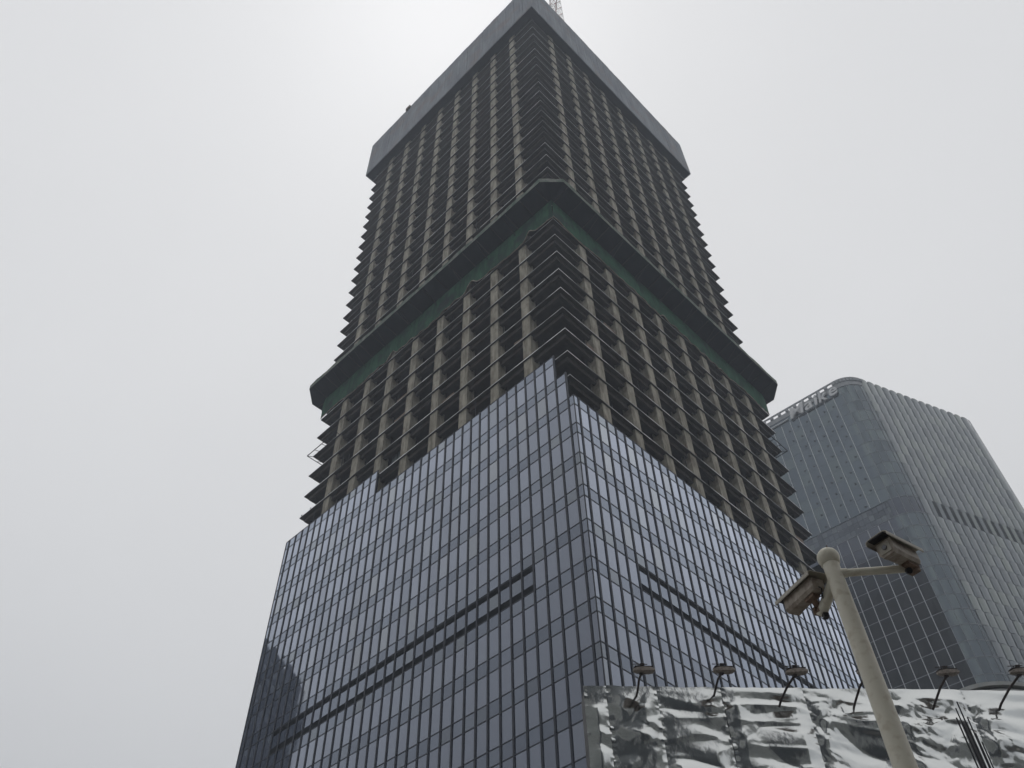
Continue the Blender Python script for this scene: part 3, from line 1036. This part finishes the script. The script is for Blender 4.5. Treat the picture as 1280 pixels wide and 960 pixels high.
# flood lamps on arms along the hoarding top
LB = [(1.25, 13.40, 0.05, .00), (3.15, 13.46, 0.06, .0), (4.66, 13.14, 0.30, -.0), (6.5, 13.18, 0.16, 0), (8.40, 13.09, 0.28, 0), (10.05, 13.11, 0.42, 0)]
LABEL = ['brown flood lamp on a short dark arm, leftmost above the foil hoarding',
         'brown flood lamp on a thin straight arm, second from the left end of the hoarding',
         'brown flood lamp on a curved arm, next one left of the camera pole',
         'flood lamp half hidden behind the cream camera pole, on a dark slanting arm',
         'brown flood lamp on a dark arm just right of the cream camera pole',
         'flood lamp on a dark arm in front of the arched roof']
for i, (bs, bz, ds, dz) in enumerate(LB):
    fl = thing('flood_lamp', LABEL[i], 'flood lamp', (HA.x, HA.y, 0), hang, 'flood lamps along the top of the foil hoarding')
    hs = bs + ds
    ho = 0.95 + random.uniform(-.05, .05)
    hzz = 13.52 + (0.0, 0.0, -.03, -.05, 0.02, .04)[i]
    ar = MB()
    ar.path([(bs, -0.1, bz - 0.12), (bs + 0.03, -0.36, bz), (bs + ds * 0.55, -0.66, (bz + hzz) / 2 + 0.02), (hs, -ho, hzz - 0.04)], 0.028, 8)
    o = ar.build('arm', M['lamp_arm'], fl)
    hd = MB()
    yaw = random.uniform(-0.12, 0.12)
    ax = Vector((math.cos(yaw), math.sin(yaw), 0)); ay = Vector((-math.sin(yaw), math.cos(yaw), 0))
    tilt = R(-12)
    az = Vector((0, 0, 1)) * math.cos(tilt) + ay * math.sin(tilt); ay = ay * math.cos(tilt) - Vector((0, 0, 1)) * math.sin(tilt)
    c = Vector((hs + 0.06, -ho, hzz + 0.04))
    # tapered trough-shaped housing: three stacked frusta along its length
    prof = [(-0.25, 0.028, 0.05), (-0.18, 0.058, 0.10), (-0.05, 0.066, 0.12), (0.14, 0.062, 0.13), (0.22, 0.045, 0.12), (0.255, 0.028, 0.10)]
    n = len(hd.v)
    for (u, hh, ww) in prof:
        for (a_, b_) in ((-1, -0.5), (-0.6, -1), (0.6, -1), (1, -0.5), (0.85, 0.9), (-0.85, 0.9)):
            hd.v.append(tuple(c + ax * u + ay * (a_ * ww) + az * (b_ * hh)))
    for s_ in range(len(prof) - 1):
        for q in range(6):
            q2 = (q + 1) % 6
            hd.f.append((n + s_ * 6 + q, n + s_ * 6 + q2, n + s_ * 6 + 6 + q2, n + s_ * 6 + 6 + q))
    hd.f.append(tuple(n + q for q in reversed(range(6)))); hd.f.append(tuple(n + 30 + q for q in range(6)))
    o = hd.build('lamp_head', M['lamp_head'], fl)
    vs = MB()
    vs.obox(c + az * 0.074 + ay * 0.02, ax, ay, az, 0.22, 0.12, 0.006)
    vs.tube(c + az * 0.09 - ax * 0.12, c + az * 0.15 - ax * 0.12, 0.012, 0.012, 6)
    vs.tube(c + az * 0.15 - ax * 0.26, c + az * 0.15 + ax * 0.10, 0.011, 0.011, 6)
    vs.obox(c + az * 0.145 - ax * 0.02, ax, ay, az, 0.05, 0.03, 0.022)
    vs.build('visor', M['lamp_arm'], fl)
    br = MB(); br.obox(c - az * 0.075 - ax * 0.06, ax, ay, az, 0.045, 0.045, 0.03)
    br.build('bracket', M['lamp_arm'], fl)

# ================================================================= camera pole
px_, py_ = 2.552, 5.474
pole = thing('camera_pole', 'cream painted steel pole with a ball cap, in front of the foil hoarding', 'pole', (px_, py_, 0.13))
pl = MB()
pl.lathe((0, 0, 0), [(0.15, 0.0), (0.15, 0.03), (0.102, 0.05), (0.098, 1.2), (0.062, 5.855)], 28)
o = pl.build('shaft', M['pole'], pole); shade_auto(o, 50)
bc = MB()
prof = [(0.058, 5.845), (0.066, 5.850), (0.074, 5.862)]
for i in range(2, 13):
    a = -math.pi / 2 + math.pi * i / 13 + 0.25
    if a < -0.9: continue
    prof.append((max(0.002, 0.086 * math.cos(a)), 5.918 + 0.080 * math.sin(a)))
prof.append((0.002, 5.999))
bc.lathe((0, 0, 0), prof, 28)
o = bc.build('ball_cap', M['pole'], pole); shade_auto(o, 60)
nb_ = MB(); nb_.tube((-0.005, -0.05, 5.975), (-0.006, -0.062, 5.992), 0.006, 0.004, 8)
nb_.build('cap_screw', M['rust'], pole)
def rel(p): return (p[0] - px_, p[1] - py_, p[2] + 1.6 - 0.13)
a1 = MB(); a1.tube(rel((2.585, 5.455, 4.283)), rel((3.135, 5.405, 4.283)), 0.030, 0.030, 18)
a1.tube(rel((2.585, 5.455, 4.283)), rel((2.64, 5.450, 4.283)), 0.036, 0.036, 18)
o = a1.build('side_arm', M['pole'], pole); shade_auto(o, 50)
a1b = MB()
a1b.tube(rel((3.075, 5.385, 4.243)), rel((3.07, 5.355, 4.222)), 0.024, 0.024, 14)
a1b.build('cable_gland', M['black'], pole)
a2 = MB(); a2.tube(rel((2.55, 5.5, 4.262)), rel((2.462, 5.745, 4.115)), 0.042, 0.042, 18)
o = a2.build('side_arm', M['pole'], pole); shade_auto(o, 50)
a2b = MB(); a2b.obox(rel((2.475, 5.70, 4.075)), (1, 0, 0), (0, 1, 0), (0, 0, 1), 0.020, 0.022, 0.018)
a2b.build('cable_gland', M['black'], pole)

def cctv(front, rear, label, joint):
    t = thing('security_camera', label, 'security camera', (0, 0, 0), 0, 'security cameras on the cream pole')
    f, r_ = Vector(front) + Vector((0, 0, 1.6)), Vector(rear) + Vector((0, 0, 1.6))
    ax = (f - r_).normalized()                    # forwards
    sx = ax.cross(Vector((0, 0, 1))).normalized() # sideways
    up = sx.cross(ax)
    L_ = (f - r_).length
    hb = MB()
    # housing: rounded-shoulder box section swept along the axis, slightly narrower at the back
    sec = [(-1, -0.55), (-0.72, -1), (0.72, -1), (1, -0.55), (1, 0.9), (-1, 0.9)]
    n = 0
    stn = [(-L_ / 2, 0.052, 0.046), (-L_ / 2 + 0.02, 0.060, 0.056), (L_ / 2 - 0.05, 0.063, 0.062), (L_ / 2 - 0.035, 0.068, 0.066), (L_ / 2, 0.068, 0.066)]
    cc = (f + r_) / 2
    for (u, w_, h_) in stn:
        for a_, b_ in sec: hb.v.append(tuple(cc + ax * u + sx * a_ * w_ + up * b_ * h_))
    for s_ in range(len(stn) - 1):
        for q in range(6):
            q2 = (q + 1) % 6
            hb.f.append((s_ * 6 + q, s_ * 6 + q2, s_ * 6 + 6 + q2, s_ * 6 + 6 + q))
    hb.f.append(tuple(reversed(range(6)))); hb.f.append(tuple(24 + q for q in range(6)))
    hb.build('housing', M['housing'], t)
    fw = MB(); fw.obox(cc + ax * (L_ / 2 + 0.003) - up * 0.002, sx, up, ax, 0.046, 0.042, 0.004)
    fw.build('front_window', M['shield'], t)
    ln = MB(); ln.tube(cc + ax * (L_ / 2 + 0.007), cc + ax * (L_ / 2 + 0.016), 0.021, 0.019, 18)
    ln.build('lens', M['lens'], t)
    sh = MB()
    # sunshield: thin arched roof overhanging the front, folded down at the sides
    pr = [(-0.092, 0.036), (-0.090, 0.066), (-0.066, 0.080), (0.066, 0.080), (0.090, 0.066), (0.092, 0.036)]
    us = (-L_ / 2 - 0.03, L_ / 2 + 0.075)
    for th in (0.0, 0.006):
        for u in us:
            for a_, b_ in pr:
                k_ = 1 + th * 8
                sh.v.append(tuple(cc + ax * u + sx * a_ * k_ + up * (b_ + th)))
    m_ = len(pr)
    for q in range(m_ - 1):
        sh.f.append((q, q + 1, m_ + q + 1, m_ + q))
        sh.f.append((2 * m_ + q + 1, 2 * m_ + q, 3 * m_ + q, 3 * m_ + q + 1))
        for e_ in (0, m_):
            sh.f.append((e_ + q + 1, e_ + q, 2 * m_ + e_ + q, 2 * m_ + e_ + q + 1))
    for q in (0, m_ - 1):
        sh.f.append((q, m_ + q, 3 * m_ + q, 2 * m_ + q))
    sh.build('sunshield', M['shield'], t)
    li = MB(); li.obox(cc + ax * (L_ / 2 + 0.035) + up * 0.074, ax, sx, up, 0.036, 0.070, 0.004)
    li.build('shield_lip', M['black'], t)
    jb_ = MB()
    j = Vector(joint) + Vector((0, 0, 1.6))
    under = cc - ax * L_ * 0.22 - up * 0.066
    jb_.tube(under, j, 0.024, 0.028, 12)
    jb_.obox(under - up * 0.004, ax, sx, up, 0.055, 0.032, 0.012)
    jb_.obox(j, ax, sx, up, 0.036, 0.040, 0.030)
    for s_ in (-1, 1): jb_.tube(j + sx * 0.04 * s_, j + sx * 0.055 * s_, 0.014, 0.014, 8)
    jb_.build('bracket', M['rust'], t)
    cb_ = MB(); cb_.path([cc - ax * (L_ / 2) - up * .03, cc - ax * (L_ / 2 + .025) - up * .06, j - ax * .06 + up * .01, j - up * .01 - ax * .02], 0.005, 6)
    cb_.build('cable', M['black'], t)
cctv((2.870, 5.190, 4.305), (3.155, 5.395, 4.335), 'cream security camera on the right arm of the pole, facing the street', (3.125, 5.402, 4.272))
cctv((2.318, 5.90, 4.302), (2.438, 5.555, 4.268), 'cream security camera on the left arm of the pole, turned away and showing its side', (2.462, 5.735, 4.15))

# ================================================================= bundle of steel rods
rods = thing('rod_bundle', 'bundle of thin dark rods standing upright in front of the foil hoarding', 'rods', (5.36, 9.61, 0.13))
rng = [(-0.065, 0.02, 6.92, .012), (-0.035, 0.0, 7.03, .010), (0.0, -0.02, 7.10, .011), (0.04, -0.025, 6.9, .010), (0.07, 0.01, 6.72, .013), (0.03, 0.03, 6.80, .011), (0.085, -0.02, 6.60, .010), (-0.045, 0.035, 6.3, .010)]
for (x, y, hh, rr) in rng:
    r_ = MB(); r_.tube((x * 0.6, y * 0.6, 0), (x, y, hh), rr, rr * 0.8, 8); r_.build('rod', M['rod'], rods)
sp = MB(); sp.obox((-0.005, 0.012, 5.6), (1, 0.1, 0), (-0.1, 1, 0), (0, 0, 1), 0.038, 0.006, 1.25)
sp.build('grey_strip', M['strip'], rods)
tie = MB()
for zz in (2.0, 4.0, 5.9): tie.tube((0, 0, zz), (0, 0, zz + 0.06), 0.10, 0.10, 12)
tie.build('tie', M['rod'], rods)

# ================================================================= arched roof behind the hoarding
arch = thing('arched_roof_hall', 'low hall with a pale arched metal roof edge above the foil hoarding', 'building', (24.95, 40.0, 0))
rad = 4.6; zc = 24.33 + 1.6 - rad + 0.25
am = MB(); aw_ = MB()
def arcpt(r, a, y): return (r * 1.15 * math.sin(a), y, zc + r * math.cos(a))
ns = 40
for (r0, r1, y0, y1) in ((rad - 0.20, rad, 0.0, 18.0), (rad - 0.62, rad - 0.34, 0.12, 0.5)):
    for i in range(ns):
        a, c = -math.pi / 2 + math.pi * i / ns, -math.pi / 2 + math.pi * (i + 1) / ns
        P = [arcpt(r0, a, y0), arcpt(r0, c, y0), arcpt(r1, c, y0), arcpt(r1, a, y0)]
        Q = [arcpt(r0, a, y1), arcpt(r0, c, y1), arcpt(r1, c, y1), arcpt(r1, a, y1)]
        am.quad(*P); am.quad(P[3], P[2], Q[2], Q[3]); am.quad(P[1], P[0], Q[0], Q[1])
am.build('arched_roof', M['arch'], arch)
gw = MB()
gw.v = [(0, 0.3, zc)] + [arcpt(rad - 0.2, -math.pi / 2 + math.pi * i / ns, 0.3) for i in range(ns + 1)]
gw.f = [(0, i, i + 1) for i in range(1, ns + 1)]
gw.build('gable_glazing', M['arch_dark'], arch)
wl = MB(); wl.box(-rad * 1.15, rad * 1.15, 0.25, 18, 0.13, zc - 0.005)
wl.build('wall', M['stone_grey'], arch)

# ================================================================= buildings the glass and foil mirror (outside the frame)
def block(name, label, loc, rz, sx, sy, h, wall, fl=3.9, bay=3.2):
    t = thing(name, label, 'building', loc, rz)
    bm_ = MB(); bm_.box(-sx / 2, sx / 2, -sy / 2, sy / 2, 0, h)
    bm_.build('wall', wall, t)
    wm = MB()
    n = int(h / fl) - 1
    for i in range(n):
        z0 = 1.2 + i * fl
        for face in range(4):
            L__ = sx if face < 2 else sy
            nbay = int(L__ / bay)
            for q in range(nbay):
                u0 = -L__ / 2 + (q + 0.18) * L__ / nbay; u1 = -L__ / 2 + (q + 0.82) * L__ / nbay
                if face == 0: wm.box(u0, u1, -sy / 2 - 0.05, -sy / 2 + 0.02, z0, z0 + 2.1)
                elif face == 1: wm.box(u0, u1, sy / 2 - 0.02, sy / 2 + 0.05, z0, z0 + 2.1)
                elif face == 2: wm.box(-sx / 2 - 0.05, -sx / 2 + 0.02, u0, u1, z0, z0 + 2.1)
                else: wm.box(sx / 2 - 0.02, sx / 2 + 0.05, u0, u1, z0, z0 + 2.1)
    o = wm.build('window', M['window_dark'], t); o['kind'] = 'stuff'
    rfm = MB(); rfm.box(-sx / 4, sx / 4, -sy / 4, sy / 4, h, h + 4.5)
    rfm.build('roof_plant', wall, t)
    return t
block('dark_office_block', 'dark office block mirrored in the lower left of the glass skin', (-147, 149.5, 0), R(14), 26, 54, 137, M['dark_facade'])
block('foil_reflection_block', 'unseen grey green block mirrored in the left part of the silver foil', (-9, -60, 0), R(3), 34, 22, 92, M['stone_grey'])  # unseen, inferred from the foil's grey; placed and sized for its reflection
block('foil_reflection_block', 'added darker narrow block mirrored in the middle of the silver foil', (19, -66, 0), R(-4), 17, 20, 104, M['dark_facade'])  # unseen, added to put a dark patch into the foil's reflection
block('foil_reflection_block', 'added pale low block mirrored in the silver foil beside the darker one', (38, -58, 0), R(6), 15, 20, 60, M['stone_grey'])  # unseen, added for a lighter patch and sky gap in the foil

# ================================================================= haze
hz_m = bpy.data.materials.new('thin_haze'); hz_m.use_nodes = True
nt = hz_m.node_tree
for n_ in list(nt.nodes): nt.nodes.remove(n_)
om = nt.nodes.new('ShaderNodeOutputMaterial'); pv = nt.nodes.new('ShaderNodeVolumePrincipled')
pv.inputs['Color'].default_value = (0.82, 0.89, 0.98, 1)
pv.inputs['Density'].default_value = 0.0008
pv.inputs['Anisotropy'].default_value = 0.2
nt.links.new(pv.outputs['Volume'], om.inputs['Volume'])
try: hz_m.cycles.homogeneous_volume = True
except Exception: pass
hb = MB(); hb.box(-720, 720, -720, 720, -1.3, 290)
ho_ = hb.build('haze', hz_m); tag(ho_, kind='stuff')

# ================================================================= sky, sun, camera
SUN_AZ, SUN_EL = R(-7.1), R(73.8)
world = bpy.data.worlds.new('World'); scene.world = world; world.use_nodes = True
nt = world.node_tree; N, L = nt.nodes, nt.links
bg = N['Background']
sky = N.new('ShaderNodeTexSky'); sky.sky_type = 'NISHITA'; sky.sun_disc = False
sky.sun_elevation = SUN_EL; sky.sun_rotation = SUN_AZ
sky.dust_density = 6.0; sky.air_density = 1.0
hs = N.new('ShaderNodeHueSaturation'); hs.inputs['Saturation'].default_value = 0.25
L.new(sky.outputs['Color'], hs.inputs['Color'])
tc = N.new('ShaderNodeTexCoord')
sx = N.new('ShaderNodeSeparateXYZ'); L.new(tc.outputs['Generated'], sx.inputs['Vector'])
mr = N.new('ShaderNodeFloatCurve')
cvm = mr.mapping.curves[0]
for px__, py__ in ((0.0, 0.42), (0.2, 0.54), (0.41, 0.685), (0.56, 0.77), (0.72, 0.805), (0.85, 0.81), (1.0, 0.80)):
    if px__ in (0.0, 1.0):
        cvm.points[0 if px__ == 0.0 else len(cvm.points) - 1].location = (px__, py__)
    else:
        cvm.points.new(px__, py__)
mr.mapping.update()
L.new(sx.outputs['Z'], mr.inputs['Value'])
m10 = N.new('ShaderNodeMath'); m10.operation = 'MULTIPLY'; m10.inputs[1].default_value = 10.0
L.new(mr.outputs['Value'], m10.inputs[0])
# thin cloud unevenness
cn = N.new('ShaderNodeTexNoise'); cn.inputs['Scale'].default_value = 2.4; cn.inputs['Detail'].default_value = 4.0
L.new(tc.outputs['Generated'], cn.inputs['Vector'])
cr_ = N.new('ShaderNodeMapRange'); cr_.inputs['To Min'].default_value = 0.95; cr_.inputs['To Max'].default_value = 1.05
L.new(cn.outputs['Fac'], cr_.inputs['Value'])
mu = N.new('ShaderNodeMath'); mu.operation = 'MULTIPLY'
L.new(m10.outputs['Value'], mu.inputs[0]); L.new(cr_.outputs['Result'], mu.inputs[1])
# sun glow through the cloud
sd = Vector((math.sin(SUN_AZ) * math.cos(SUN_EL), math.cos(SUN_AZ) * math.cos(SUN_EL), math.sin(SUN_EL)))
dp = N.new('ShaderNodeVectorMath'); dp.operation = 'DOT_PRODUCT'; dp.inputs[1].default_value = sd
nv = N.new('ShaderNodeVectorMath'); nv.operation = 'NORMALIZE'
L.new(tc.outputs['Generated'], nv.inputs[0]); L.new(nv.outputs['Vector'], dp.inputs[0])
mx_ = N.new('ShaderNodeMath'); mx_.operation = 'MAXIMUM'; mx_.inputs[1].default_value = 0.0
L.new(dp.outputs['Value'], mx_.inputs[0])
pw = N.new('ShaderNodeMath'); pw.operation = 'POWER'; pw.inputs[1].default_value = 75.0
L.new(mx_.outputs['Value'], pw.inputs[0])
gl_ = N.new('ShaderNodeMath'); gl_.operation = 'MULTIPLY_ADD'; gl_.inputs[1].default_value = 0.95
L.new(pw.outputs['Value'], gl_.inputs[0]); L.new(mu.outputs['Value'], gl_.inputs[2])
cl = N.new('ShaderNodeCombineColor')
tr_ = N.new('ShaderNodeMath'); tr_.operation = 'MULTIPLY'; tr_.inputs[1].default_value = 0.998
tb_ = N.new('ShaderNodeMath'); tb_.operation = 'MULTIPLY'; tb_.inputs[1].default_value = 1.012
L.new(gl_.outputs['Value'], tr_.inputs[0]); L.new(gl_.outputs['Value'], tb_.inputs[0])
L.new(tr_.outputs['Value'], cl.inputs['Red']); L.new(gl_.outputs['Value'], cl.inputs['Green']); L.new(tb_.outputs['Value'], cl.inputs['Blue'])
mix = N.new('ShaderNodeMixRGB'); mix.inputs['Fac'].default_value = 0.965
L.new(hs.outputs['Color'], mix.inputs['Color1']); L.new(cl.outputs['Color'], mix.inputs['Color2'])
L.new(mix.outputs['Color'], bg.inputs['Color'])
bg.inputs['Strength'].default_value = 0.1

sun = bpy.data.lights.new('sun', 'SUN'); sun.energy = 0.6; sun.angle = R(20); sun.color = (1.0, 0.96, 0.90)
so = link('sun', sun)
so.rotation_euler = (math.pi / 2 - SUN_EL, 0, math.pi - SUN_AZ)

cam = bpy.data.cameras.new('camera'); co = link('camera', cam)
cam.sensor_fit = 'HORIZONTAL'; cam.sensor_width = 36.0; cam.lens = 36.0 * FPX / 1280.0
cam.clip_start = 0.05; cam.clip_end = 5000
mw = Matrix((CR, CU, -CF)).transposed().to_4x4(); mw.translation = CAM
co.matrix_world = mw
scene.camera = co

scene.view_settings.view_transform = 'Standard'
scene.view_settings.look = 'None'
scene.view_settings.exposure = 0.0
scene.view_settings.gamma = 1.0
scene.view_settings.use_curve_mapping = False
scene.render.engine = 'CYCLES'
scene.cycles.max_bounces = 8
scene.cycles.volume_bounces = 1
try: scene.cycles.use_denoising = True
except Exception: pass
